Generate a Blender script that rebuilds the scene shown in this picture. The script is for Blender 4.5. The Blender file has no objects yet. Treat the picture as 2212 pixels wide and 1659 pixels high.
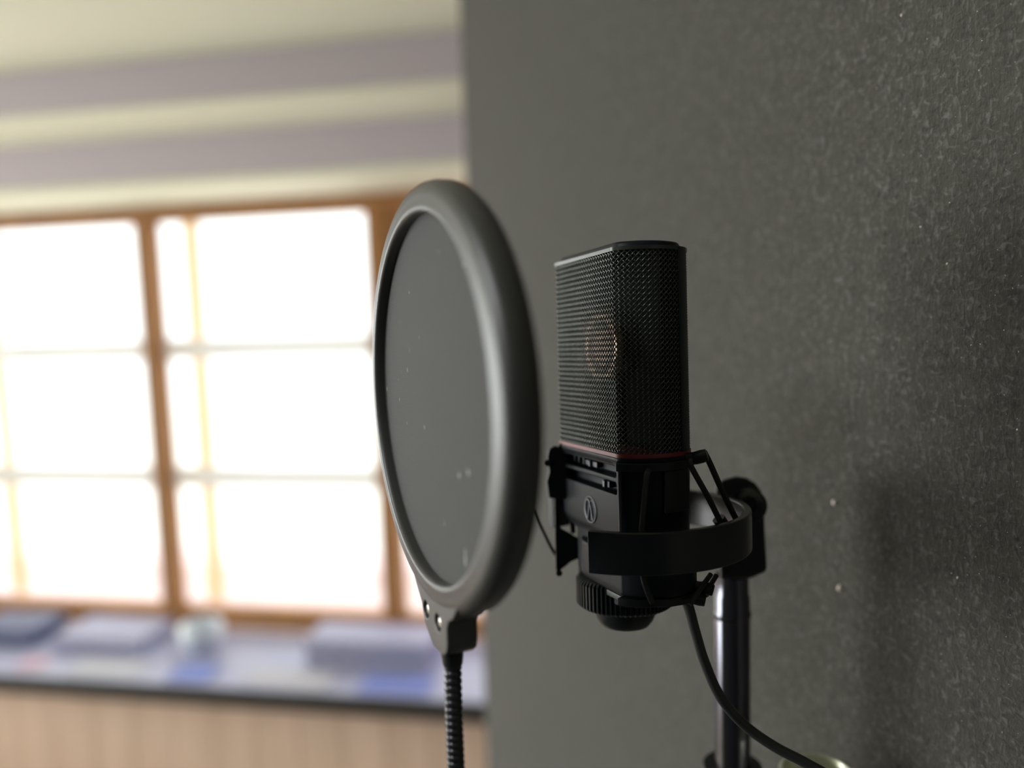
import bpy, bmesh, math, random
import numpy as np
from mathutils import Matrix, Vector
random.seed(7)
D = math.pi/180
sc = bpy.context.scene
col = sc.collection

# ------------------------------------------------------------------ camera
F = 1700.0; CX, CY = 1106.0, 829.5
PITCH, ROLL, YAW = 5.7, 1.8, 10.3
CAM = Vector((0, 0, 1.55))
LEVEL = Matrix.Translation(CAM) @ Matrix.Rotation(YAW*D, 4, 'Z')      # level frame (x right, y ahead) -> room
CAMROT = Matrix.Rotation((90-PITCH)*D, 4, 'X') @ Matrix.Rotation(-ROLL*D, 4, 'Z')
cd = bpy.data.cameras.new('camera')
cam = bpy.data.objects.new('camera', cd); col.objects.link(cam)
cam.matrix_world = LEVEL @ CAMROT
cd.sensor_width = 36; cd.lens = 36*F/2212
cd.clip_start = 0.01
cd.dof.use_dof = True; cd.dof.focus_distance = 0.342; cd.dof.aperture_fstop = cd.lens/10.5
sc.camera = cam

# ------------------------------------------------------------------ world, light, exposure
SKY = 1.25; SKY_WEST = 9.0
w = bpy.data.worlds.new('world'); sc.world = w; w.use_nodes = True
wb = w.node_tree.nodes['Background']
# hazy overcast sky, much brighter towards the low sun in the west (-x)
_n = w.node_tree; _g = _n.nodes.new('ShaderNodeNewGeometry'); _s = _n.nodes.new('ShaderNodeSeparateXYZ'); _r = _n.nodes.new('ShaderNodeMapRange')
_tc = _n.nodes.new('ShaderNodeTexCoord'); _n.links.new(_tc.outputs['Generated'], _s.inputs[0]); _n.links.new(_s.outputs[0], _r.inputs[0])
_r.interpolation_type = 'SMOOTHSTEP'
_r.inputs[1].default_value = -.72; _r.inputs[2].default_value = -.95; _r.inputs[3].default_value = SKY; _r.inputs[4].default_value = SKY_WEST
_n.links.new(_r.outputs[0], wb.inputs[1]); _n.nodes.remove(_g)
wb.inputs[0].default_value = (0.97, 0.985, 1.0, 1)
sc.view_settings.view_transform = 'Standard'; sc.view_settings.look = 'None'
sc.view_settings.gamma = 1; sc.view_settings.use_curve_mapping = False
sc.view_settings.exposure = 1.1
sc.cycles.use_denoising = True
sc.cycles.max_bounces = 10; sc.cycles.diffuse_bounces = 6; sc.cycles.transparent_max_bounces = 12
sc.cycles.sample_clamp_indirect = 6

def portal(name, loc, rot, sx, sy):
    l = bpy.data.lights.new(name, 'AREA'); l.shape = 'RECTANGLE'; l.size = sx; l.size_y = sy
    l.cycles.is_portal = True
    o = bpy.data.objects.new(name, l); col.objects.link(o); o.location = loc; o.rotation_euler = rot
    return o
XL, XR, YB, YW, YF, ZC = -5.2, 1.5, -1.5, 2.2, 2.6, 2.21
portal('daylight_opening_north', (-2.8, 2.78, 1.17), (-90*D, 0, 0), 4.7, 1.56)
portal('daylight_opening_west', (XL-0.15, .675, 1.175), (0, -90*D, 0), 1.75, 2.55)

# unseen fill light added to brighten the felt wall, above left of camera
_l = bpy.data.lights.new('added_fill_light', 'AREA'); _l.shape = 'DISK'; _l.size = .42; _l.energy = 4.5; _l.color = (.95, .98, 1.0)
_o = bpy.data.objects.new('added_fill_light', _l); col.objects.link(_o); _o.location = (-.75, -.25, 2.125)

# ------------------------------------------------------------------ materials
def mat(name, rgb, rough=0.5, metal=0.0, spec=0.5, noise=None, bump=None, sheen=0, coat=0):
    """noise=(scale, amount, rgb2), bump=(scale, strength, distance)"""
    m = bpy.data.materials.new(name); m.use_nodes = True
    nt = m.node_tree; b = nt.nodes['Principled BSDF']
    b.inputs['Base Color'].default_value = (*rgb, 1); b.inputs['Roughness'].default_value = rough
    b.inputs['Metallic'].default_value = metal; b.inputs['Specular IOR Level'].default_value = spec
    if sheen: b.inputs['Sheen Weight'].default_value = sheen
    if coat: b.inputs['Coat Weight'].default_value = coat
    tc = nt.nodes.new('ShaderNodeTexCoord')
    if noise:
        n = nt.nodes.new('ShaderNodeTexNoise'); n.inputs['Scale'].default_value = noise[0]; n.inputs['Detail'].default_value = 4
        nt.links.new(tc.outputs['Object'], n.inputs['Vector'])
        r = nt.nodes.new('ShaderNodeMixRGB'); r.inputs[1].default_value = (*rgb, 1); r.inputs[2].default_value = (*noise[2], 1)
        mr = nt.nodes.new('ShaderNodeMapRange'); mr.inputs[1].default_value = .35; mr.inputs[2].default_value = .65
        mr.inputs[4].default_value = noise[1]
        nt.links.new(n.outputs['Fac'], mr.inputs[0]); nt.links.new(mr.outputs[0], r.inputs[0]); nt.links.new(r.outputs[0], b.inputs['Base Color'])
    if bump:
        n = nt.nodes.new('ShaderNodeTexNoise'); n.inputs['Scale'].default_value = bump[0]; n.inputs['Detail'].default_value = 3
        nt.links.new(tc.outputs['Object'], n.inputs['Vector'])
        bp = nt.nodes.new('ShaderNodeBump'); bp.inputs['Strength'].default_value = bump[1]; bp.inputs['Distance'].default_value = bump[2]
        nt.links.new(n.outputs['Fac'], bp.inputs['Height']); nt.links.new(bp.outputs[0], b.inputs['Normal'])
    return m

def felt_mat():
    m = bpy.data.materials.new('grey_felt'); m.use_nodes = True; nt = m.node_tree; N = nt.nodes; L = nt.links
    b = N['Principled BSDF']; b.inputs['Roughness'].default_value = 0.95; b.inputs['Specular IOR Level'].default_value = 0.2
    b.inputs['Sheen Weight'].default_value = 0.15; b.inputs['Sheen Roughness'].default_value = .6
    tc = N.new('ShaderNodeTexCoord')
    def noise(scale, sx=(1, 1, 1), rot=0, detail=4, dist=0):
        mp = N.new('ShaderNodeMapping'); mp.inputs['Scale'].default_value = sx; mp.inputs['Rotation'].default_value = (rot, 0, 0)
        n = N.new('ShaderNodeTexNoise'); n.inputs['Scale'].default_value = scale; n.inputs['Detail'].default_value = detail
        n.inputs['Distortion'].default_value = dist
        L.new(tc.outputs['Object'], mp.inputs['Vector']); L.new(mp.outputs[0], n.inputs['Vector']); return n.outputs['Fac']
    def ramp(v, a, c, lo=0, hi=1):
        r = N.new('ShaderNodeMapRange'); r.inputs[1].default_value = a; r.inputs[2].default_value = c
        r.inputs[3].default_value = lo; r.inputs[4].default_value = hi; L.new(v, r.inputs[0]); return r.outputs[0]
    def mix(f, c1, c2):
        x = N.new('ShaderNodeMixRGB')
        for i, c in ((1, c1), (2, c2)):
            if isinstance(c, tuple): x.inputs[i].default_value = (*c, 1)
            else: L.new(c, x.inputs[i])
        L.new(f, x.inputs[0]); return x.outputs[0]
    f1 = noise(420, (1, 1, .45), .7, 3, .6); f2 = noise(420, (1, .45, 1), -.5, 3, .6); f3 = noise(90, detail=3)
    c = mix(ramp(f3, .3, .7), (.0405, .0380, .0300), (.0550, .0515, .0410))
    c = mix(ramp(f1, .56, .70, 0, .75), c, (.115, .110, .10))
    c = mix(ramp(f2, .58, .72, 0, .65), c, (.135, .13, .122))
    v = noise(900, detail=1); c = mix(ramp(v, .775, .81), c, (.5, .5, .5))
    c = mix(ramp(f2, .44, .30, 0, .7), c, (.022, .021, .021))
    L.new(c, b.inputs['Base Color'])
    ad = N.new('ShaderNodeMath'); ad.operation = 'ADD'; L.new(f1, ad.inputs[0]); L.new(f2, ad.inputs[1])
    ad2 = N.new('ShaderNodeMath'); ad2.operation = 'MULTIPLY_ADD'; L.new(f3, ad2.inputs[0]); ad2.inputs[1].default_value = .8; L.new(ad.outputs[0], ad2.inputs[2])
    bp = N.new('ShaderNodeBump'); bp.inputs['Strength'].default_value = .55; bp.inputs['Distance'].default_value = .0012
    L.new(ad2.outputs[0], bp.inputs['Height']); L.new(bp.outputs[0], b.inputs['Normal'])
    return m

def plank_mat(name, c1, c2, axis='X', width=.11, rough=.6):
    m = bpy.data.materials.new(name); m.use_nodes = True; nt = m.node_tree; N = nt.nodes; L = nt.links
    b = N['Principled BSDF']; b.inputs['Roughness'].default_value = rough
    tc = N.new('ShaderNodeTexCoord'); mp = N.new('ShaderNodeMapping')
    mp.inputs['Scale'].default_value = (6, 6, .8) if axis == 'X' else (.8, 6, 6)
    L.new(tc.outputs['Object'], mp.inputs[0])
    n = N.new('ShaderNodeTexNoise'); n.inputs['Scale'].default_value = 2.2; n.inputs['Detail'].default_value = 6; L.new(mp.outputs[0], n.inputs['Vector'])
    mx = N.new('ShaderNodeMixRGB'); mx.inputs[1].default_value = (*c1, 1); mx.inputs[2].default_value = (*c2, 1)
    mr = N.new('ShaderNodeMapRange'); mr.inputs[1].default_value = .35; mr.inputs[2].default_value = .65
    L.new(n.outputs['Fac'], mr.inputs[0]); L.new(mr.outputs[0], mx.inputs[0]); L.new(mx.outputs[0], b.inputs['Base Color'])
    return m

def translucent(name, rgb):
    m = bpy.data.materials.new(name); m.use_nodes = True; nt = m.node_tree; N = nt.nodes
    N.remove(N['Principled BSDF'])
    t = N.new('ShaderNodeBsdfTranslucent'); t.inputs[0].default_value = (*rgb, 1)
    d = N.new('ShaderNodeBsdfDiffuse'); d.inputs[0].default_value = (*rgb, 1)
    x = N.new('ShaderNodeMixShader'); x.inputs[0].default_value = .25
    nt.links.new(t.outputs[0], x.inputs[1]); nt.links.new(d.outputs[0], x.inputs[2]); nt.links.new(x.outputs[0], N['Material Output'].inputs[0])
    return m

def glass():
    m = bpy.data.materials.new('window_glass'); m.use_nodes = True; nt = m.node_tree; N = nt.nodes
    N.remove(N['Principled BSDF'])
    t = N.new('ShaderNodeBsdfTransparent'); t.inputs[0].default_value = (.97, .98, .97, 1)
    g = N.new('ShaderNodeBsdfGlossy'); g.inputs['Roughness'].default_value = .02
    lw = N.new('ShaderNodeLayerWeight'); pw = N.new('ShaderNodeMath'); pw.operation = 'POWER'; pw.inputs[1].default_value = 5
    f = N.new('ShaderNodeMath'); f.operation = 'MULTIPLY_ADD'; f.inputs[1].default_value = .9; f.inputs[2].default_value = .04
    nt.links.new(lw.outputs['Facing'], pw.inputs[0]); nt.links.new(pw.outputs[0], f.inputs[0])
    x = N.new('ShaderNodeMixShader'); nt.links.new(f.outputs[0], x.inputs[0])
    nt.links.new(t.outputs[0], x.inputs[1]); nt.links.new(g.outputs[0], x.inputs[2]); nt.links.new(x.outputs[0], N['Material Output'].inputs[0])
    return m

def weave_mat():
    """dark woven nylon: tiny square weave bump with a few pale lint flecks"""
    m = mat('black_nylon_mesh', (.029, .029, .027), .8, sheen=.12)
    nt = m.node_tree; N = nt.nodes; L = nt.links; b = N['Principled BSDF']
    tc = N['Texture Coordinate'] if 'Texture Coordinate' in N else N.new('ShaderNodeTexCoord')
    w1 = N.new('ShaderNodeTexWave'); w1.bands_direction = 'X'; w1.inputs['Scale'].default_value = 420
    w2 = N.new('ShaderNodeTexWave'); w2.bands_direction = 'Z'; w2.inputs['Scale'].default_value = 420
    for x in (w1, w2): L.new(tc.outputs['Object'], x.inputs['Vector']); x.inputs['Distortion'].default_value = .6
    a = N.new('ShaderNodeMath'); a.operation = 'MAXIMUM'; L.new(w1.outputs['Fac'], a.inputs[0]); L.new(w2.outputs['Fac'], a.inputs[1])
    bp = N.new('ShaderNodeBump'); bp.inputs['Strength'].default_value = .35; bp.inputs['Distance'].default_value = .0003
    L.new(a.outputs[0], bp.inputs['Height']); L.new(bp.outputs[0], b.inputs['Normal'])
    mp = N.new('ShaderNodeMapping'); mp.inputs['Scale'].default_value = (300, 300, 95); mp.inputs['Rotation'].default_value = (0, .35, 0)
    n = N.new('ShaderNodeTexNoise'); n.inputs['Scale'].default_value = 1.6; n.inputs['Detail'].default_value = 0
    n2 = N.new('ShaderNodeTexNoise'); n2.inputs['Scale'].default_value = 28; n2.inputs['Detail'].default_value = 1
    L.new(tc.outputs['Object'], mp.inputs[0]); L.new(mp.outputs[0], n.inputs['Vector']); L.new(tc.outputs['Object'], n2.inputs['Vector'])
    r = N.new('ShaderNodeMapRange'); r.inputs[1].default_value = .80; r.inputs[2].default_value = .84; L.new(n.outputs['Fac'], r.inputs[0])
    r2 = N.new('ShaderNodeMapRange'); r2.inputs[1].default_value = .50; r2.inputs[2].default_value = .56; L.new(n2.outputs['Fac'], r2.inputs[0])
    mu = N.new('ShaderNodeMath'); mu.operation = 'MULTIPLY'; L.new(r.outputs[0], mu.inputs[0]); L.new(r2.outputs[0], mu.inputs[1])
    mx = N.new('ShaderNodeMixRGB'); mx.inputs[1].default_value = (.029, .029, .027, 1); mx.inputs[2].default_value = (.55, .55, .52, 1)
    L.new(mu.outputs[0], mx.inputs[0]); L.new(mx.outputs[0], b.inputs['Base Color'])
    return m

M = dict(
    felt=felt_mat(),
    cream=mat('cream_paint_lit_soffit', (.95, .95, .77), .7, noise=(1.2, .5, (.90, .94, .71)), bump=(60, .1, .001)),  # ceiling and wall colour; on the trims it paints in the lit soffits
    mauve=mat('mauve_grey_backlit_face', (.66, .59, .66), .6, bump=(80, .1, .001)),  # backlit shade of the room-facing faces put into the colour
    oak=plank_mat('orange_brown_wood', (.42, .20, .06), (.34, .15, .05), 'X'),
    ledge=mat('pale_lavender_laminate', (.40, .41, .54), .35, noise=(2.2, .6, (.32, .34, .58))),
    ledge_edge=mat('charcoal_edging', (.035, .035, .032), .6),
    panel=plank_mat('pinkish_beige_panelling', (.86, .66, .54), (.76, .58, .46), 'X'),
    floor=plank_mat('wood_floor', (.62, .50, .38), (.52, .41, .30), 'Y'),
    darkwall=mat('dark_paint', (.06, .06, .062), .9, bump=(90, .2, .002)),
    milky=translucent('milky_white_bar', (.74,.73,.71)),
    peach=translucent('peach_tinted_bar', (.80, .66, .46)),
    glass=glass(),
    ground=mat('pale_gravel', (.8, .78, .74), .9, noise=(3, .5, (.7, .68, .62))),
    pink=mat('pale_pink_render', (.70, .56, .56), .9, noise=(2, .5, (.74, .60, .58))),
    plastic=mat('black_plastic', (.007, .010, .011), .38, spec=.35, bump=(900, .12, .0002)),
    plastic_matt=mat('matt_black_plastic', (.008, .010, .014), .27, spec=.5, bump=(1600, .2, .0002)),
    body=mat('black_metal_body', (.009, .011, .014), .42, metal=.0, spec=.13, bump=(2200, .12, .0001)),
    hoop=mat('grey_black_rubberised_plastic', (.040, .040, .037), .42, spec=.7, bump=(1500, .25, .0003)),
    mesh=weave_mat(),
    wire=mat('black_wire_mesh', (.085, .09, .084), .26, metal=.8),
    liner=mat('black_foam', (.006, .008, .007), .95, spec=.1),
    gold=mat('gold_capsule', (1.0, .62, .40), .35, metal=1.0),
    red=mat('red_ring', (.17, .018, .018), .45),
    rubber=mat('black_rubber', (.014, .015, .016), .6),
    steel=mat('steel_screw', (.55, .52, .48), .3, metal=1),
    pole=mat('satin_black_tube', (.12, .12, .14), .18, metal=1.0),
    gloss=mat('black_gooseneck_metal', (.030, .030, .034), .25, metal=.5, spec=.7),
    pale=mat('pale_metal', (.80, .82, .68), .3, metal=.8),
    logo=mat('embossed_grey', (.06, .063, .075), .38, metal=.3),
    cable=mat('black_cable_jacket', (.030, .031, .034), .42),
    lint=mat('white_lint', (.85, .75, .70), .8),
    silver=mat('pale_silver_glaze', (.78, .84, .88), .3, noise=(8, .6, (.60, .68, .80))),
    lav=mat('lavender_card', (.36, .36, .50), .6),
    navy=mat('slate_blue_cover', (.10, .12, .22), .5),
    paper=mat('white_paper', (.50, .50, .55), .7), blue=mat('blue_paper', (.20, .26, .62), .6), rose=mat('rose_paper', (.55, .36, .44), .6),
)

# ------------------------------------------------------------------ mesh helpers
def tag(o, label=None, cat=None, group=None, kind=None):
    if label: o['label'] = label
    if cat: o['category'] = cat
    if group: o['group'] = group
    if kind: o['kind'] = kind
    return o
def empty(name, mw, label, cat, group=None):
    o = bpy.data.objects.new(name, None); col.objects.link(o); o.matrix_world = mw
    o.empty_display_size = .02
    return tag(o, label, cat, group)
def link(name, bm, m, parent=None, smooth=True, bevel=None, seg=2):
    me = bpy.data.meshes.new(name)
    bmesh.ops.recalc_face_normals(bm, faces=bm.faces)
    bm.to_mesh(me); bm.free()
    me.materials.append(m)
    o = bpy.data.objects.new(name, me); col.objects.link(o)
    if parent: o.parent = parent
    if smooth:
        for p in me.polygons: p.use_smooth = True
    if bevel:
        b = o.modifiers.new('bevel', 'BEVEL'); b.width = bevel; b.segments = seg; b.limit_method = 'ANGLE'; b.angle_limit = 35*D
        b.harden_normals = False
    if smooth:
        try:
            me.set_sharp_from_angle(angle=(75 if name == 'wire_grille' else 50 if not bevel else 180)*D)
        except Exception: pass
        if bevel:
            wn = o.modifiers.new('wn', 'WEIGHTED_NORMAL'); wn.keep_sharp = True
    return o
def box(bm, c, s, rot=None):
    r = bmesh.ops.create_cube(bm, size=1)
    mt = Matrix.Translation(c) @ (rot.to_4x4() if rot else Matrix.Identity(4)) @ Matrix.Diagonal((*s, 1))
    bmesh.ops.transform(bm, matrix=mt, verts=r['verts']); return r['verts']
def bb(bm, x0, x1, y0, y1, z0, z1):
    return box(bm, ((x0+x1)/2, (y0+y1)/2, (z0+z1)/2), (abs(x1-x0), abs(y1-y0), abs(z1-z0)))
def prism(bm, pts, d0, d1, axis='z'):
    """closed polygon pts (2d) extruded along axis"""
    def v3(p, d):
        return {'z': (p[0], p[1], d), 'y': (p[0], d, p[1]), 'x': (d, p[0], p[1])}[axis]
    a = [bm.verts.new(v3(p, d0)) for p in pts]; b = [bm.verts.new(v3(p, d1)) for p in pts]
    n = len(pts); bm.faces.new(a[::-1]); bm.faces.new(b)
    for i in range(n): bm.faces.new((a[i], a[(i+1) % n], b[(i+1) % n], b[i]))
def revolve(bm, prof, axis='z', n=64, closed=False, a0=0, a1=2*math.pi, c=(0, 0, 0)):
    """prof: (r, h)"""
    full = abs(a1-a0-2*math.pi) < 1e-6; rings = []
    for i in range(n if full else n+1):
        t = a0+(a1-a0)*i/n; cs, sn = math.cos(t), math.sin(t); ring = []
        for r, h in prof:
            p = {'z': (r*cs, r*sn, h), 'y': (r*cs, h, r*sn), 'x': (h, r*cs, r*sn)}[axis]
            ring.append(bm.verts.new((p[0]+c[0], p[1]+c[1], p[2]+c[2])))
        rings.append(ring)
    k = len(prof); m = len(rings)
    for i in range(m if full else m-1):
        A, B = rings[i], rings[(i+1) % m]
        for j in range(k if closed else k-1):
            bm.faces.new((A[j], A[(j+1) % k], B[(j+1) % k], B[j]))
    if not closed and full:
        for e in (0, -1):
            if prof[e][0] > 1e-7: bm.faces.new([r[e] for r in rings])
    if closed and not full:
        bm.faces.new(rings[0]); bm.faces.new(rings[-1][::-1])
def catmull(P, n=8):
    P = [Vector(p) for p in P]; Q = [P[0]*2-P[1]]+P+[P[-1]*2-P[-2]]; out = []
    for i in range(1, len(Q)-2):
        for k in range(n):
            t = k/n; a, b, c, d = Q[i-1:i+3]
            out.append(.5*((2*b)+(c-a)*t+(2*a-5*b+4*c-d)*t*t+(3*b-a-3*c+d)*t**3))
    out.append(P[-1]); return out
def tube(bm, path, r, sides=12, cap=True, flat=1.0, up=None):
    """r: number or list; flat: ratio of second axis"""
    path = [Vector(p) for p in path]; n = len(path); rings = []
    t0 = (path[1]-path[0]).normalized(); nv = Vector(up) if up else t0.orthogonal(); nv = (nv-t0*nv.dot(t0)).normalized()
    for i, p in enumerate(path):
        t = ((path[min(i+1, n-1)]-path[max(i-1, 0)])).normalized()
        nv = (nv-t*nv.dot(t)).normalized(); bv = t.cross(nv)
        ri = r[i] if hasattr(r, '__len__') else r
        rings.append([bm.verts.new(p+nv*ri*math.cos(2*math.pi*k/sides)+bv*ri*flat*math.sin(2*math.pi*k/sides)) for k in range(sides)])
    for A, B in zip(rings, rings[1:]):
        for k in range(sides): bm.faces.new((A[k], A[(k+1) % sides], B[(k+1) % sides], B[k]))
    if cap: bm.faces.new(rings[0][::-1]); bm.faces.new(rings[-1])
def boolean(o, cutters):
    """subtract the cutter objects and bake; the cutters are deleted"""
    for c in cutters:
        md = o.modifiers.new('cut', 'BOOLEAN'); md.operation = 'DIFFERENCE'; md.object = c; md.solver = 'EXACT'
    bpy.context.view_layer.update()
    dg = bpy.context.evaluated_depsgraph_get()
    me = bpy.data.meshes.new_from_object(o.evaluated_get(dg))
    o.modifiers.clear(); old = o.data; o.data = me; me.name = old.name
    for c in cutters: bpy.data.objects.remove(c, do_unlink=True)
    for p in me.polygons: p.use_smooth = True
    me.set_sharp_from_angle(angle=38*D)
def structure(name, bm, m, parent=None, bevel=None, smooth=False):
    o = link(name, bm, m, parent, smooth, bevel)
    if parent is None: o['kind'] = 'structure'
    return o
def nbm(): return bmesh.new()

# ------------------------------------------------------------------ the room
T = .14
bm = nbm(); bb(bm, XL-T, XR+T, YB-T, YF+.2, -.1, 0); fl = structure('floor', bm, M['floor'])
bm = nbm(); bb(bm, -2.1, XR-.01, YB+.01, 1.35, 0, .012); link('floor_bounce_blocker', bm, M['darkwall'], fl, False)  # unseen dark sheet added to cut floor bounce onto the felt wall
bm = nbm(); bb(bm, XL-T, XR+T, YB-T, YF+.2, ZC, ZC+.12); structure('ceiling', bm, M['cream'])
bm = nbm(); bb(bm, XL-T, XR+T, YB-T, YB, 0, ZC); structure('wall_back', bm, M['darkwall'])
bm = nbm(); bb(bm, XR, XR+T, YB, YF+.2, 0, ZC); structure('wall_far_right', bm, M['darkwall'])
bm = nbm(); revolve(bm, [(0, 2.209), (.24, 2.209), (.24, 2.15), (.225, 2.14), (0, 2.14)], 'z', 48, c=(-.75, -.25, 0)); structure('trim_5', bm, M['paper'], smooth=True)  # unseen fixture body made up to go with the fill light
# left wall with one large window
y0, y1, z0, z1 = -.60, 1.95, .3, 2.05
bm = nbm()
bb(bm, XL-T, XL, YB, y0, 0, ZC); bb(bm, XL-T, XL, y1, YF+.2, 0, ZC); bb(bm, XL-T, XL, y0, y1, 0, z0); bb(bm, XL-T, XL, y0, y1, z1, ZC)
structure('wall_left', bm, M['cream'])
bm = nbm()
for a, b in ((y0, y0+.06), (y1-.06, y1), (.22, .28), (1.07, 1.13)): bb(bm, XL-.08, XL-.03, a, b, z0, z1)
for a, b in ((z0, z0+.06), (z1-.06, z1)): bb(bm, XL-.08, XL-.03, y0, y1, a, b)
wl = structure('window_2', bm, M['oak'], bevel=.004)
bm = nbm(); bb(bm, XL-.058, XL-.052, y0+.05, y1-.05, z0+.05, z1-.05); link('pane', bm, M['glass'], wl, False)
# window wall: face at YW, deep recess to the frame at YF
WX0, WX1 = -5.15, -.45
bm = nbm(); bb(bm, XL, XR, YW, YF+.2, 1.955, ZC); bb(bm, WX1, XR, YW, YF+.2, .335, 1.955)
structure('wall_front', bm, M['mauve'])
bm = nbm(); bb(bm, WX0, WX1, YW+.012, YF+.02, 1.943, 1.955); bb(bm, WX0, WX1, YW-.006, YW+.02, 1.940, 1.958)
structure('trim_1', bm, M['cream'])                      # head lining of the recess, its window-lit brightness painted in as cream
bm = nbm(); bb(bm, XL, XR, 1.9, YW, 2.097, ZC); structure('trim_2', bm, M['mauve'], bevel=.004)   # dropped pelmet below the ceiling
bm = nbm(); bb(bm, XL, XR, 1.905, YW, 2.088, 2.0965); structure('trim_3', bm, M['cream'])  # pelmet underside, painted cream to stand for the light on it
bm = nbm(); n = 46
for i in range(n):
    x = XL+(XR-XL)*i/n; bb(bm, x+.002, x+(XR-XL)/n-.002, YW, YW+.05, 0, .335)
bb(bm, XL, XR, YW+.02, YF+.2, 0, .335)
structure('wall_front_lower', bm, M['panel'])
# window frame: head, bottom rail, mullions
bm = nbm()
bb(bm, WX0, WX1, YF-.02, YF+.05, 1.885, 1.943); bb(bm, WX0, WX1, YF-.02, YF+.05, .388, .462)
for a, b in ((-5.15, -5.09), (-4.455, -4.390), (-3.580, -3.515), (-2.705, -2.640), (-1.832, -1.770), (-.962, -.886), (-.50, -.45)): bb(bm, a, b, YF-.025, YF+.055, .43, 1.90)
bb(bm, -.886, -.50, YF-.015, YF+.045, 1.2, 1.89)
win = structure('window_1', bm, M['oak'], bevel=.006)
for a, b in ((-5.09, -4.455), (-4.390, -3.580), (-3.515, -2.705), (-2.640, -1.832), (-1.770, -.962), (-.886, -.50)):
    bm = nbm(); bb(bm, a-.01, b+.01, YF+.012, YF+.018, .45, 1.90); link('pane', bm, M['glass'], win, False)
for a, b in ((-5.09, -4.455), (-4.390, -3.580), (-3.515, -2.705), (-2.640, -1.832), (-1.770, -.962)):
    for z in (1.428, .950):
        bm = nbm(); bb(bm, a, b, YF+.030, YF+.045, z-.040, z+.040); link('muntin', bm, M['milky'], win, False)
    bm = nbm(); bb(bm, a+.055, a+.115, YF+.10, YF+.115, .45, 1.90); link('outer_sash_stile', bm, M['peach'], win, False)
# ledge under the window
bm = nbm(); bb(bm, XL+.01, 1.2, 2.155, YF-.02, .34, .388); lg = structure('trim_4', bm, M['ledge'], bevel=.004)
bm = nbm(); bb(bm, XL+.01, 1.2, 2.140, 2.155, .333, .389); link('edging_strip', bm, M['ledge_edge'], lg, False)
# outside
bm = nbm(); bb(bm, -14, 6, 3.4, 30, -1.3, -1.2); tag(link('ground', bm, M['ground'], None, False), kind='structure')
bm = nbm(); bb(bm, -9, 3, 6.0, 6.3, -1.2, -.62); bb(bm, -9.05, 3.05, 5.95, 6.35, -.62, -.56)
tag(link('garden_wall', bm, M['pink'], None, False), 'low pale pink wall outside, showing along the bottom of the window panes', 'wall')

# felt covered partition standing to the right of the microphone
p0 = Vector((-.311, 1.258)); d = Vector((.464, -.897)).normalized(); nrm = Vector((d.y, -d.x))      # nrm: towards the room's right/back
if nrm.x < 0: nrm = -nrm
th = .16; R0 = .08; pts = []
def PP(s, t): v = p0+d*s+nrm*t; return (v.x, v.y)
for k in range(9):
    a = k/8*90*D; pts.append(PP(R0-R0*math.cos(a), R0-R0*math.sin(a)) if False else PP(R0*(1-math.sin(a)), R0*(1-math.cos(a))))
pts = pts[::-1]
pts = [PP(0, th)]+pts+[PP(2.95, 0), PP(2.95, th)]
bm = nbm(); prism(bm, pts, 0, ZC, 'z'); structure('wall_right', bm, M['felt'], smooth=True)

# ------------------------------------------------------------------ things on the ledge
ZL = .389
bm = nbm(); revolve(bm, [(.030, 0), (.032, .006), (.058, .022), (.073, .05), (.075, .075), (.066, .097), (.060, .100), (.056, .096), (.064, .07), (.06, .04), (.03, .012), (0, .01)], 'z', 48)
o = link('bowl', bm, M['silver']); o.location = (-1.560, 2.40, ZL); tag(o, 'round pale silver bowl on the window ledge below the slim wooden mullion', 'bowl')
e = empty('storage_box', Matrix.Translation((-.95, 2.42, ZL)), 'low lavender box at the right end of the window ledge, behind the gooseneck', 'box')
bm = nbm(); bb(bm, -.20, .22, -.08, .08, 0, .062); link('body', bm, M['lav'], e, True, .004)
bm = nbm(); bb(bm, -.204, .224, -.084, .084, .062, .082); link('lid', bm, M['lav'], e, True, .004)
bm = nbm(); bb(bm, -.17, .17, -.10, .10, 0, .05); o = link('book', bm, M['lav'], None, True, .004); o.location = (-1.93, 2.44, ZL)
tag(o, 'thick grey lavender book lying on the ledge left of the round bowl', 'book')
bm = nbm(); bb(bm, -.13, .13, -.09, .09, 0, .06); o = link('book', bm, M['navy'], None, True, .004); o.location = (-2.33, 2.44, ZL)
tag(o, 'dark slate blue book lying at the far left of the window ledge', 'book')
for nm, x, y, sx, sy, rz, m, lb in (
    ('paper_sheet', -1.80, 2.235, .26, .10, .06, 'paper', 'white sheet of paper near the front edge of the ledge, left of the bowl'),
    ('paper_sheet', -1.16, 2.235, .30, .11, -.04, 'paper', 'white sheet of paper on the ledge in front of the lavender box'),
    ('folder', -.80, 2.235, .22, .12, .03, 'blue', 'blue folder lying on the ledge directly behind the gooseneck'),
    ('folder', -1.49, 2.235, .14, .11, .05, 'blue', 'blue folder lying on the ledge just in front of the round bowl'),
    ('paper_sheet', -2.09, 2.24, .10, .08, .2, 'rose', 'small rose sheet on the left part of the ledge')):
    bm = nbm(); bb(bm, -sx/2, sx/2, -sy/2, sy/2, 0, .003); o = link(nm, bm, M[m], None, False)
    o.location = (x, y, ZL+.0003); o.rotation_euler = (0, 0, rz); tag(o, lb, 'paper' if nm != 'folder' else 'folder')

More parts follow.
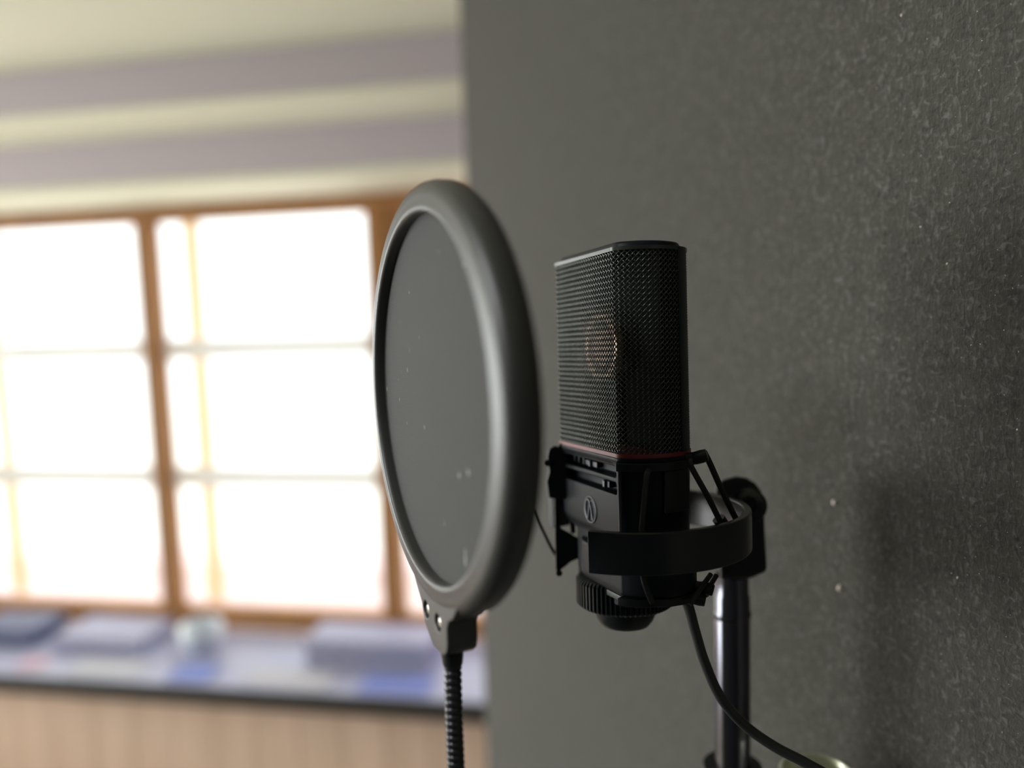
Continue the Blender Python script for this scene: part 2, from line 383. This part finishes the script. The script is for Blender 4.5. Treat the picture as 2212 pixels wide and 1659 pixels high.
# ------------------------------------------------------------------ frames of the microphone and the pop filter
def frame(yaw, tilt, lean, t):
    return LEVEL @ Matrix.Translation(t) @ Matrix.Rotation(yaw*D, 4, 'Z') @ Matrix.Rotation(tilt*D, 4, 'Y') @ Matrix.Rotation(lean*D, 4, 'X')
MIC = frame(110.51, 3.07, 1.25, (.05127, .37152, -.06777))
POP = frame(113.72, 4.0, .41, (-.03495, .29665, -.03439))
S = .001
def mm(mw): return mw @ Matrix.Diagonal((S, S, S, 1))       # child meshes are written in millimetres
MICI = MIC.inverted()
def U(u, v, dist):
    """a point seen at (u, v) at that depth, in millimetres of the microphone's own frame"""
    p = cam.matrix_world @ Vector(((u-CX)/F*dist, -(v-CY)/F*dist, -dist))
    return (MICI @ p)*1000
def sc_bm(bm, s=S): bmesh.ops.scale(bm, vec=(s, s, s), verts=bm.verts)
def part(name, bm, m, parent, bevel=None, smooth=True, seg=2):
    sc_bm(bm); return link(name, bm, m, parent, smooth, bevel*S if bevel else None, seg)

# contour of the head: flat front and back, bulging ends; s runs along it in mm
def contour(off=0.0, hw=30.5, hd=18.0, bulge=9.5, n_arc=24, corner=2.0, sx=1.0, sy=1.0):
    P = []
    hw_ = hw+off*.6; hd_ = hd+off; b = bulge+off*.4
    R_ = (hd_*hd_+b*b)/(2*b); A_ = math.asin(min(1, hd_/R_))
    for i in range(21): P.append((hw_-2*hw_*i/20, hd_))                         # front, from far (+x) to near (-x)
    for i in range(1, n_arc):                                                    # near end
        q = R_*math.sin(A_*(1-2*i/n_arc)); P.append((-hw_-(math.sqrt(R_*R_-q*q)-(R_-b)), q))
    for i in range(21): P.append((-hw_+2*hw_*i/20, -hd_))
    for i in range(1, n_arc):
        q = -R_*math.sin(A_*(1-2*i/n_arc)); P.append((hw_+(math.sqrt(R_*R_-q*q)-(R_-b)), q))
    return [(x*sx, y*sy) for x, y in P]
def resample(P, n):
    P = np.array(P+[P[0]]); s = np.r_[0, np.cumsum(np.linalg.norm(np.diff(P, axis=0), axis=1))]
    t = np.linspace(0, s[-1], n, endpoint=False)
    return np.stack([np.interp(t, s, P[:, 0]), np.interp(t, s, P[:, 1])], 1), s[-1]

# ------------------------------------------------------------------ microphone
mic = empty('microphone', MIC, 'black condenser microphone with wire mesh head and thin red ring, held upright in its cradle', 'microphone')
H = 88.7
# woven grille: two families of diagonal wires wrapped round the contour
NC = 86; RH = 2.35
K = NC*2; PC, per = resample(contour(), K*2)
def surf(u, z, off):
    """u in columns (0..NC)"""
    f = (u/NC*len(PC)) % len(PC); i = int(f); t = f-i
    a, b = PC[i % len(PC)], PC[(i+1) % len(PC)]; p = a*(1-t)+b*t
    tg = PC[(i+2) % len(PC)]-PC[(i-1) % len(PC)]; tg = tg/np.linalg.norm(tg); nn = np.array((tg[1], -tg[0]))
    if nn @ p < 0: nn = -nn
    return Vector((p[0]+nn[0]*off, p[1]+nn[1]*off, z))
rows = int(H/RH)
bm = nbm()
for fam in (1, -1):
    for c in range(NC):
        path = []
        for k in range(rows*4+1):
            z = H*k/(rows*4); u = c+fam*(k/4.0)*1.0
            ph = math.cos(math.pi*2*(k/4.0)+(0 if fam > 0 else math.pi))
            path.append(surf(u, z, .28*ph))
        tube(bm, path, .30, 6, cap=False)
part('wire_grille', bm, M['wire'], mic)
bm = nbm()    # fine dark liner behind the rear half and the ends
Pin = contour(-1.6)
prism(bm, [p for p in Pin if p[1] < 1], 0, H-.5, 'z')
part('foam_liner', bm, M['liner'], mic)
cap_o = empty('capsule', Matrix.Identity(4), None, None)
cap_o.parent = mic
bm = nbm()
revolve(bm, [(13, 9.5), (13, 13.2), (14.6, 13.6), (16.2, 13.2), (16.2, 9.5)], 'y', 48, closed=True, c=(1.5, -4, 47))
part('capsule_ring', bm, M['gold'], cap_o)
bm = nbm(); revolve(bm, [(0, 12.4), (9.0, 12.2), (9.2, 8.5), (0, 8.5)], 'y', 48, c=(1.5, -4, 47)); part('diaphragm', bm, M['gold'], cap_o)
bm = nbm(); bb(bm, -4, 4, 1, 4, 0, 31); part('capsule_post', bm, M['plastic'], cap_o, .6)
# end bands, top cap
for sgn in (1, -1):
    bm = nbm()
    Po = contour(.9); Pi = contour(-1.2)
    idx = [i for i, p in enumerate(Po) if p[0]*sgn > 30 and -15.5 < p[1] < -8.5]
    poly = [Po[i] for i in idx]+[Pi[i] for i in idx[::-1]]
    prism(bm, poly, 0, H+.6, 'z')
    part('side_band', bm, M['plastic'], mic, .3)
bm = nbm(); Pc = contour(-2.2)
lv = [(0, H-1.5, 1.0), (0, H+2.2, 1.0), (0, H+3.0, .985), (0, H+3.4, .93), (0, H+3.6, .6)]
rings = [[bm.verts.new((x*s, y*s, z)) for x, y in Pc] for _, z, s in lv]
for A, B in zip(rings, rings[1:]):
    for i in range(len(A)): bm.faces.new((A[i], A[(i+1) % len(A)], B[(i+1) % len(A)], B[i]))
bm.faces.new(rings[0][::-1]); bm.faces.new(rings[-1])
part('top_cap', bm, M['body'], mic)
bm = nbm(); Po = contour(.7); Pi = contour(-1.5)
for z0, z1 in ((H-.9, H+.7),):
    a = [bm.verts.new((x, y, z0)) for x, y in Po]; b = [bm.verts.new((x, y, z1)) for x, y in Po]
    c = [bm.verts.new((x, y, z1)) for x, y in Pi]; e = [bm.verts.new((x, y, z0)) for x, y in Pi]; n = len(Po)
    for i in range(n):
        j = (i+1) % n
        for q, r in ((a, b), (b, c), (c, e), (e, a)): bm.faces.new((q[i], q[j], r[j], r[i]))
part('grille_rim', bm, M['wire'], mic)
bm = nbm(); prism(bm, contour(.7), -1.5, .2, 'z'); part('red_ring', bm, M['red'], mic)['label'] = 'thin red ring below the grille'
# body with slots
def loft(bm, levels):
    rings = [[bm.verts.new((x, y, z)) for x, y in P] for P, z in levels]
    for A, B in zip(rings, rings[1:]):
        for i in range(len(A)): bm.faces.new((A[i], A[(i+1) % len(A)], B[(i+1) % len(A)], B[i]))
    bm.faces.new(rings[0][::-1]); bm.faces.new(rings[-1])
bm = nbm()
C0 = contour(.2); C1 = contour(-.4); CS = contour(-3.4, bulge=9)
low = contour(0, hw=20, hd=15, bulge=8)
loft(bm, [(contour(.9), -1.5), (contour(1.0), -3.2), (C0, -4.4), (C1, -36), (contour(-2), -39), (low, -42), (low, -70)])
body = part('body', bm, M['body'], mic, None)
cut = []
for za, zb in ((-5.6, -10.6), (-12.8, -18.2)):
    q = nbm(); bb(q, -28.3, 29.5, 12.5, 22, za, zb); cut.append(part('cutter', q, M['body'], mic, 1.2, seg=3))
boolean(body, cut)
body.data.materials.clear(); body.data.materials.append(M['body'])
bvm = body.modifiers.new('bevel', 'BEVEL'); bvm.width = .00045; bvm.segments = 2; bvm.limit_method = 'ANGLE'; bvm.angle_limit = 40*D; body.modifiers.new('wn', 'WEIGHTED_NORMAL')
for nm, x0, x1, z0, z1 in (('slide_switch', -4, 8, -7, -9.6), ('slide_switch', -16, -9, -14.2, -17.2)):
    bm = nbm(); bb(bm, x0, x1, 12.5, 15.2, z0, z1); bb(bm, (x0+x1)/2-1, (x0+x1)/2+1, 15, 16.4, z0, z1)
    part(nm, bm, M['logo'], body, .3)
bm = nbm()
for x in (12, 17, 22): bb(bm, x-.7, x+.7, 12.5, 14.5, -6.6, -9.8)
part('switch_marks', bm, M['logo'], body, .2)
# emblem: ring with a small arch pair and an inverted V
bm = nbm(); cx, cz, yy = -1.5, -29.3, 17.75
def stroke(pts, r=.55, fl=1.0): tube(bm, [Vector((cx+a, yy, cz+b)) for a, b in pts], r, 8, flat=fl)
ringp = [(6.1*math.cos(t), 6.1*math.sin(t)) for t in np.linspace(0, 2*math.pi, 49)]
stroke(ringp, .5)
# x grows to the far (left in the picture) side
stroke([(4.4*math.cos(t)+.4, 4.4*math.sin(t)) for t in np.linspace(200*D-math.pi, 95*D, 14)][::-1]+[(3.9, -1.8)], .62) if False else None
left = [(0, 2.9), (.7, 3.9), (1.9, 4.5), (3.3, 4.0), (4.4, 2.4), (4.8, .2), (4.4, -2.2), (3.2, -4.6)]
stroke([tuple(p)[:2] for p in catmull([(a, b, 0) for a, b in left], 4)], .75)
stroke([tuple((-p[0], p[1])) for p in catmull([(a, b, 0) for a, b in left], 4)], .42)
stroke([(0, 3.0), (2.4, -4.6)], .8); stroke([(0, 3.0), (-2.4, -4.6)], .6)
part('emblem', bm, M['logo'], mic)['label'] = 'raised round emblem'
bm = nbm(); loft(bm, [(resample(low, 60)[0]*.98, -70), (resample(low, 60)[0]*.7, -74)]); part('connector_base', bm, M['plastic'], mic)

# ------------------------------------------------------------------ shock mount
mnt = empty('shock_mount', MIC, 'black elastic shock mount cradling the microphone, with wide open ring and knurled collar', 'shock mount')
RC = (-4.0, -3.0); RR = 53.0
bm = nbm()
a0, a1 = 131*D, (360+24)*D
revolve(bm, [(RR-1.6, -47.4), (RR-1.9, -47.0), (RR-1.9, -30.0), (RR-1.5, -29.5), (RR+1.0, -29.5), (RR+1.5, -30.0), (RR+1.5, -47.0), (RR+1.1, -47.4)], 'z', 110, closed=True, a0=a0, a1=a1, c=(RC[0], RC[1], 0))
part('outer_ring', bm, M['plastic_matt'], mnt, .6)
# inner basket: lower cup plus side frames
bm = nbm()
cup = catmull([(-30.8, 18.6, 0), (-10, 19.6, 0), (6, 19.2, 0), (15, 14, 0), (20, 5, 0), (21, -6, 0), (17, -17, 0), (0, -20, 0), (-30, -19, 0), (-40, -13, 0), (-44, -2, 0), (-41, 9, 0), (-36, 15, 0), (-30.8, 18.6, 0)], 5)[:-1]
cup = [(p[0], p[1]) for p in cup]
def scl(P, s, c=(-8, 0)): return [((x-c[0])*s+c[0], (y-c[1])*s+c[1]) for x, y in P]
loft(bm, [(scl(cup, .985), -45.0), (cup, -46.0), (cup, -58.5), (scl(cup, .985), -61.5), (scl(cup, .93), -63)])
part('basket', bm, M['body'], mnt, .5)
def shell(bm, cond, z0, z1, o0, o1, **kw):
    Po = contour(o1, **kw); Pi = contour(o0, **kw); idx = [i for i, p in enumerate(contour(0, **kw)) if cond(p)]
    prism(bm, [Po[i] for i in idx]+[Pi[i] for i in idx[::-1]], z0, z1, 'z')
near = lambda p: p[0] <= -30.4 and p[1] > -12
bm = nbm()
shell(bm, near, -3.6, -7.2, .6, 2.2); shell(bm, lambda p: p[0] <= -30.4 and p[1] > 16.8, -7.2, -36, .1, .9)
shell(bm, lambda p: p[0] < -30 and -12 < p[1] < 3, -7.2, -25.5, .4, 1.7)
part('side_frame', bm, M['plastic'], mnt, .35)
bm = nbm(); shell(bm, lambda p: p[0] > 30.4 and p[1] > -12, -3.6, -7.2, .6, 2.2); shell(bm, lambda p: p[0] >= 34 and -12 < p[1] < 8, -7.2, -36, .3, 1.9)
part('side_frame', bm, M['plastic'], mnt, .35)
# lip with little studs at the bottom of the near side
bm = nbm(); nearlow = lambda p: p[0] <= -30.4 and p[1] > -17
shell(bm, nearlow, -62.2, -65.4, -6, 3.2)
part('bottom_lip', bm, M['plastic'], mnt, .4)
bm = nbm(); prism(bm, [(-38, -22), (-43, -12), (-43, 2), (-38, 12), (-30, 17), (-16, 18), (-6, -2), (-14, -20)], -63, -66, 'z'); part('bottom_plate', bm, M['plastic'], mnt, .5)
# knurled collar
bm = nbm(); NK = 64
prof = lambda r: r
top, bot = -63.2, -76.5
ringz = [(top+.6, .93), (top, .97), (top-1.2, 1.0), (bot+1.2, 1.0), (bot, .95), (bot-.6, .86)]
rings = []
for z, s in ringz:
    ring = []
    for i in range(NK*4):
        r = 22.6+(.75 if (i % 4) in (0, 1) else -.35)*(1 if .99 < s else .6)
        t = 2*math.pi*i/(NK*4); ring.append(bm.verts.new((r*s*math.cos(t), r*s*math.sin(t), z)))
    rings.append(ring)
for A, B in zip(rings, rings[1:]):
    for i in range(len(A)): bm.faces.new((A[i], A[(i+1) % len(A)], B[(i+1) % len(A)], B[i]))
bm.faces.new(rings[0][::-1]); bm.faces.new(rings[-1])
kn = part('knurled_collar', bm, M['plastic'], mnt, None, smooth=False); kn['label'] = 'ribbed black collar'
bm = nbm(); revolve(bm, [(0, -74), (15.5, -76), (15.2, -80), (13.2, -84.5), (11.5, -86.6), (9.5, -87.2), (0, -87.4)], 'z', 48); part('end_knob', bm, M['plastic'], mnt)
# hooks and elastic bands
def hook(name, P, dirv, r=2.6, ln=6):
    bm = nbm(); P = Vector(P); dv = Vector(dirv).normalized()
    tube(bm, [P-dv*ln*.5, P-dv*ln*.2, P+dv*ln*.2, P+dv*ln*.5, P+dv*ln*.52], [r*.6, r*.95, r, r*.9, r*.55], 16)
    return part(name, bm, M['plastic'], mnt)
TH, BH = U(1508, 988, .345), U(1524, 1270, .348)
hook('hook', TH, (-.6, -.8, .3), 3.0, 8)
hook('hook', BH, (-.6, -.8, -.3), 2.8, 7)
hook('hook', U(1503, 1293, .345), (-.5, -.8, -.2), 2.8, 8)
bm = nbm(); tube(bm, [TH+Vector((10, 10, -2)), TH], [3.2, 2.6], 10); part('hook_arm', bm, M['plastic'], mnt)
bm = nbm(); tube(bm, [BH+Vector((10, 12, 1)), BH], [3.2, 2.4], 10); part('hook_arm', bm, M['plastic'], mnt)
bm = nbm(); tube(bm, [U(1460, 1000, .35), TH], [3.5, 2.6], 10); part('hook_arm', bm, M['plastic'], mnt)
def band(pts, r=1.25, fl=.55, n=6):
    bm = nbm(); tube(bm, catmull(pts, n), r, 10, flat=fl); return part('elastic_band', bm, M['rubber'], mnt)
band([U(1402, 1016, .331), U(1397, 1030, .326), U(1391, 1090, .3245), U(1386, 1158, .3245), U(1388, 1235, .325), U(1396, 1270, .3245), U(1409, 1302, .326)], 1.25)
band([U(1490, 992, .338), U(1494, 1010, .336), U(1530, 1075, .338), U(1566, 1148, .345)], 1.3)
band([U(1520, 975, .348), U(1533, 1000, .350), U(1562, 1065, .353), U(1597, 1136, .356)], 1.4)
band([U(1566, 1148, .345), U(1582, 1170, .350), U(1597, 1136, .356)], 1.4)
band([U(1536, 1240, .350), U(1518, 1265, .342), U(1490, 1306, .338)], 1.1)
band([U(1548, 1242, .356), U(1536, 1262, .352), U(1522, 1280, .350)], 1.1)
bm = nbm(); tube(bm, catmull([U(1552, 1120, .35), U(1575, 1150, .352), U(1600, 1140, .356), U(1612, 1150, .358)], 4), 3.0, 10); part('ring_hook', bm, M['plastic'], mnt)
# far-left side: hook block, strut, foot at the ring's end
bm = nbm()
def slab(px, dist, t):
    f = [U(u, v, dist) for u, v in px]; b = [U(u, v, dist+t) for u, v in px]
    F1 = [bm.verts.new(p) for p in f]; B1 = [bm.verts.new(p) for p in b]; n = len(px)
    bm.faces.new(F1[::-1]); bm.faces.new(B1)
    for i in range(n): bm.faces.new((F1[i], F1[(i+1) % n], B1[(i+1) % n], B1[i]))
slab([(1182, 985), (1186, 970), (1198, 962), (1206, 966), (1210, 955), (1222, 958), (1232, 975), (1232, 1060), (1226, 1078), (1186, 1076), (1180, 1040), (1186, 1020)], .396, .012)
part('hook_block', bm, M['plastic'], mnt, .8)
bm = nbm(); slab([(1197, 1070), (1210, 1070), (1211, 1140), (1246, 1160), (1275, 1172), (1280, 1205), (1256, 1204), (1234, 1213), (1213, 1230), (1206, 1238), (1200, 1230)], .400, .006)
part('ring_foot', bm, M['plastic'], mnt, .6)
bm = nbm(); tube(bm, [U(1208, 1238, .401), U(1208, 1238, .392)], [1.6, 1.6], 12); part('stud', bm, M['plastic'], mnt)
bm = nbm(); tube(bm, [U(1190, 1000, .398), U(1182, 1000, .388)], [2.2, 1.6], 12); part('stud', bm, M['plastic'], mnt)
bm = nbm(); tube(bm, [U(1231, 1070, .400), U(1238, 1150, .405)], 1.4, 10); part('elastic_band', bm, M['rubber'], mnt)
bm = nbm(); tube(bm, catmull([U(1150, 1100, .398), U(1172, 1145, .400), U(1188, 1178, .402), U(1201, 1200, .404)], 5), .9, 8); part('elastic_band', bm, M['rubber'], mnt)
# bracket with tilting boss behind the ring
bm = nbm()
px = [(1546, 1050), (1562, 1036), (1590, 1029), (1612, 1032), (1632, 1044), (1645, 1062), (1650, 1085), (1652, 1150), (1657, 1234), (1622, 1249), (1556, 1252), (1550, 1150)]
slab(px, .408, .030)
part('bracket', bm, M['plastic'], mnt, 2.0, seg=3)
bm = nbm(); C = U(1618, 1092, .408); n_ = (U(1618, 1092, .398)-C).normalized()
tube(bm, [C-n_*2, C+n_*.2, C+n_*3.0, C+n_*3.8, C+n_*3.9], [9, 9, 9, 8, 4], 32); part('pivot_boss', bm, M['plastic_matt'], mnt)
bm = nbm(); tube(bm, [C+n_*3.5, C+n_*4.6, C+n_*4.7], [4.5, 4.2, 2], 24); part('pivot_screw', bm, M['body'], mnt)

# ------------------------------------------------------------------ stand behind
def W(u, v, dist): return cam.matrix_world @ Vector(((u-CX)/F*dist, -(v-CY)/F*dist, -dist))
PB = W(1582, 1400, .432)
std = empty('microphone_stand', Matrix.Translation((PB.x, PB.y, 0)), 'black metal stand tube rising behind the cable to the shock mount bracket', 'stand')
ztop = W(1582, 1235, .432).z
bm = nbm(); revolve(bm, [(.0095, .03), (.0095, ztop-.012), (.0088, ztop-.010), (.0088, ztop), (0, ztop)], 'z', 40); link('pole', bm, M['pole'], std)
bm = nbm(); revolve(bm, [(.0097, ztop-.024), (.0101, ztop-.0225), (.0101, ztop-.0215), (.0097, ztop-.020)], 'z', 40, closed=True); link('pole_ring', bm, M['pole'], std)
bm = nbm(); revolve(bm, [(0, .013), (.06, .013), (.06, .022), (.055, .028), (.02, .04), (.014, .06), (0, .06)], 'z', 64); link('base', bm, M['plastic'], std)
kc = W(1768, 1668, .405)
kl = kc-Vector((PB.x, PB.y, 0))
bm = nbm(); tube(bm, [Vector((0, 0, kl.z-.03)), Vector((kl.x, kl.y, kl.z-.03))], .006, 16)
revolve(bm, [(0, kl.z-.045), (.016, kl.z-.045), (.016, kl.z-.015), (0, kl.z-.015)], 'z', 32); link('clutch_arm', bm, M['plastic'], std)
bm = nbm(); revolve(bm, [(0, -.038), (.012, -.036), (.0185, -.030), (.0195, -.004), (.0195, -.001), (.0185, 0), (.0172, 0), (.0165, -.001), (.0155, -.006), (0, -.006)], 'z', 64, c=kl)
link('clutch_knob', bm, M['pale'], std)['label'] = 'round pale metal knob'

# ------------------------------------------------------------------ cable
cpts = [(1476, 1285, .350), (1488, 1312, .350), (1502, 1365, .351), (1522, 1430, .352), (1556, 1505, .353), (1608, 1566, .355), (1672, 1612, .352), (1740, 1648, .348), (1810, 1690, .345), (1880, 1760, .345)]
P = [W(*p) for p in cpts]
last = P[-1]
P += [last+Vector((.02, 0, -.06)), last+Vector((.035, -.02, -.25)), Vector((last.x+.04, last.y-.04, .5)), Vector((last.x+.02, last.y-.1, .06)), Vector((last.x-.05, last.y-.2, .006)), Vector((last.x-.4, last.y-.3, .006))]
bm = nbm(); tube(bm, catmull(P, 10), .00232, 16)
tag(link('microphone_cable', bm, M['cable']), 'black cable curving down from the microphone base across the stand tube', 'cable')

# ------------------------------------------------------------------ pop filter
pop = empty('pop_filter', POP, 'round black pop filter screen on a gooseneck standing left of the microphone', 'pop filter')
bm = nbm()
prof = [(69.6, -2.2), (69.8, -.9), (70.6, -.1), (71.4, 0.1), (72.6, -.3), (75.5, -.5), (77.6, -.9), (79.4, -2.0), (80.6, -3.6), (81.2, -5.6), (81.2, -9), (80.6, -11.4), (79.2, -13.2), (77.0, -14.0), (72, -14.2), (70.2, -13.4), (69.5, -12), (69.5, -7)]
revolve(bm, prof, 'y', 180, closed=True)
hoop = part('hoop', bm, M['hoop'], pop)
bm = nbm()
hp = [(27, -73), (21, -79), (17.5, -82), (16.5, -85.5), (14.5, -90), (10, -93), (5.5, -96), (4.6, -96.5), (-4.6, -96.5), (-8.5, -96), (-11.8, -93.8), (-13.2, -90.5), (-13.6, -84), (-15.5, -81.5), (-21, -79), (-27, -73)]
prism(bm, hp, -.9, -13.2, 'y')
tab = part('mounting_tab', bm, M['hoop'], pop, None)
cut = []
for x, z in ((11.6, -84.0), (-2.8, -85.2)):
    q = nbm(); revolve(q, [(0, 2), (3.4, 2), (3.4, -5), (0, -5)], 'y', 24, c=(x, 0, z)); cut.append(part('cutter', q, M['hoop'], pop))
boolean(tab, cut); tab.data.materials.clear(); tab.data.materials.append(M['hoop'])
bv = tab.modifiers.new('bevel', 'BEVEL'); bv.width = .0007; bv.segments = 2; bv.limit_method = 'ANGLE'; bv.angle_limit = 40*D; tab.modifiers.new('wn', 'WEIGHTED_NORMAL')
for x, z in ((11.6, -84.0), (-2.8, -85.2)):
    bm = nbm(); revolve(bm, [(0, -1.6), (1.5, -1.6), (2.4, -2.2), (2.4, -5), (0, -5)], 'y', 20, c=(x, 0, z)); bb(bm, x-1.6, x+1.6, -2.2, -1.8, z-.35, z+.35)
    part('screw', bm, M['steel'], tab)
for y, nm in ((-4.6, 'mesh_screen'), (-9.6, 'mesh_screen')):
    bm = nbm(); revolve(bm, [(0, y+.25), (35, y+.2), (69.8, y), (69.8, y-.25), (35, y-.05), (0, y)], 'y', 120); part(nm, bm, M['mesh'], pop)
GY = -7.0
bm = nbm(); revolve(bm, [(0, -95), (4.5, -95.8), (4.4, -99), (3.9, -103), (3.4, -104), (0, -104)], 'z', 32, c=(0, GY, 0)); part('neck_collar', bm, M['plastic'], pop)
# gooseneck: ribbed tube straight down, then bending to the stand where it is clamped (below the picture)
PI_ = POP.inverted()
g0 = Vector((0, GY, -103))
gw = [POP @ (g0*S)]
gw += [W(980, 1530, .302), W(985, 1659, .303)]
g3 = gw[-1]
gw += [g3+Vector((0, 0, -.06)), g3+Vector((.02, .02, -.13)), g3+Vector((.07, .06, -.16)), Vector((PB.x-.03, PB.y-.02, g3.z-.14)), Vector((PB.x-.012, PB.y-.008, g3.z-.12))]
path = catmull(gw, 12); L = [0]
for a, b in zip(path, path[1:]): L.append(L[-1]+(b-a).length)
Lt = L[-1]; pitch = .0026; nn = int(Lt/pitch*8); pts = []; rs = []
arr = np.array(path); Ln = np.array(L)
for i in range(nn+1):
    s = Lt*i/nn; pts.append(Vector([np.interp(s, Ln, arr[:, k]) for k in range(3)]))
    ph = (i % 8)/8; rs.append(.00292+.00055*math.sqrt(max(0, math.sin(math.pi*ph))))
bm = nbm(); tube(bm, [PI_ @ p for p in pts], rs, 16); link('gooseneck', bm, M['gloss'], pop)['label'] = 'ribbed black flexible neck'
bm = nbm(); cpos = Vector((PB.x, PB.y, g3.z-.12))
revolve(bm, [(.0098, -.014), (.016, -.014), (.0165, -.012), (.0165, .012), (.016, .014), (.0098, .014)], 'z', 32, closed=True)
bmesh.ops.transform(bm, matrix=PI_ @ Matrix.Translation(cpos), verts=bm.verts); link('stand_clamp', bm, M['plastic'], pop)

# ------------------------------------------------------------------ bits of lint on the felt
def on_wall(u, v):
    o = cam.matrix_world.translation; dr = (W(u, v, 1)-o); n3 = Vector((nrm.x, nrm.y, 0)); q = Vector((p0.x, p0.y, 0))
    return o+dr*((q-o).dot(n3)/dr.dot(n3))
lints = [(1805, 1085, 1.5, 'upper of the two large pale lint specks on the felt right of the stand bracket'),
         (1817, 1270, 1.6, 'lower of the two large pale lint specks on the felt right of the stand bracket'),
         (2070, 1248, .55, 'small bright lint speck low on the right part of the felt wall'),
         (2047, 570, .5, 'small bright lint speck on the felt right of and level with the microphone top'),
         (1990, 490, .45, 'small pale lint speck on the felt above and right of the microphone'),
         (1949, 33, .6, 'small lint speck on the felt near the top right of the picture'),
         (2198, 928, .4, 'tiny bright lint speck at the right edge of the felt wall')]
for u, v, r, lb in lints:
    bm = nbm(); bmesh.ops.create_icosphere(bm, subdivisions=2, radius=r*S)
    bmesh.ops.scale(bm, vec=(1, .8, 1.1), verts=bm.verts)
    o = link('lint_speck', bm, M['lint']); o.location = on_wall(u, v)-Vector((nrm.x, nrm.y, 0))*r*S*.5
    tag(o, lb, 'lint', 'lint specks on the felt wall')
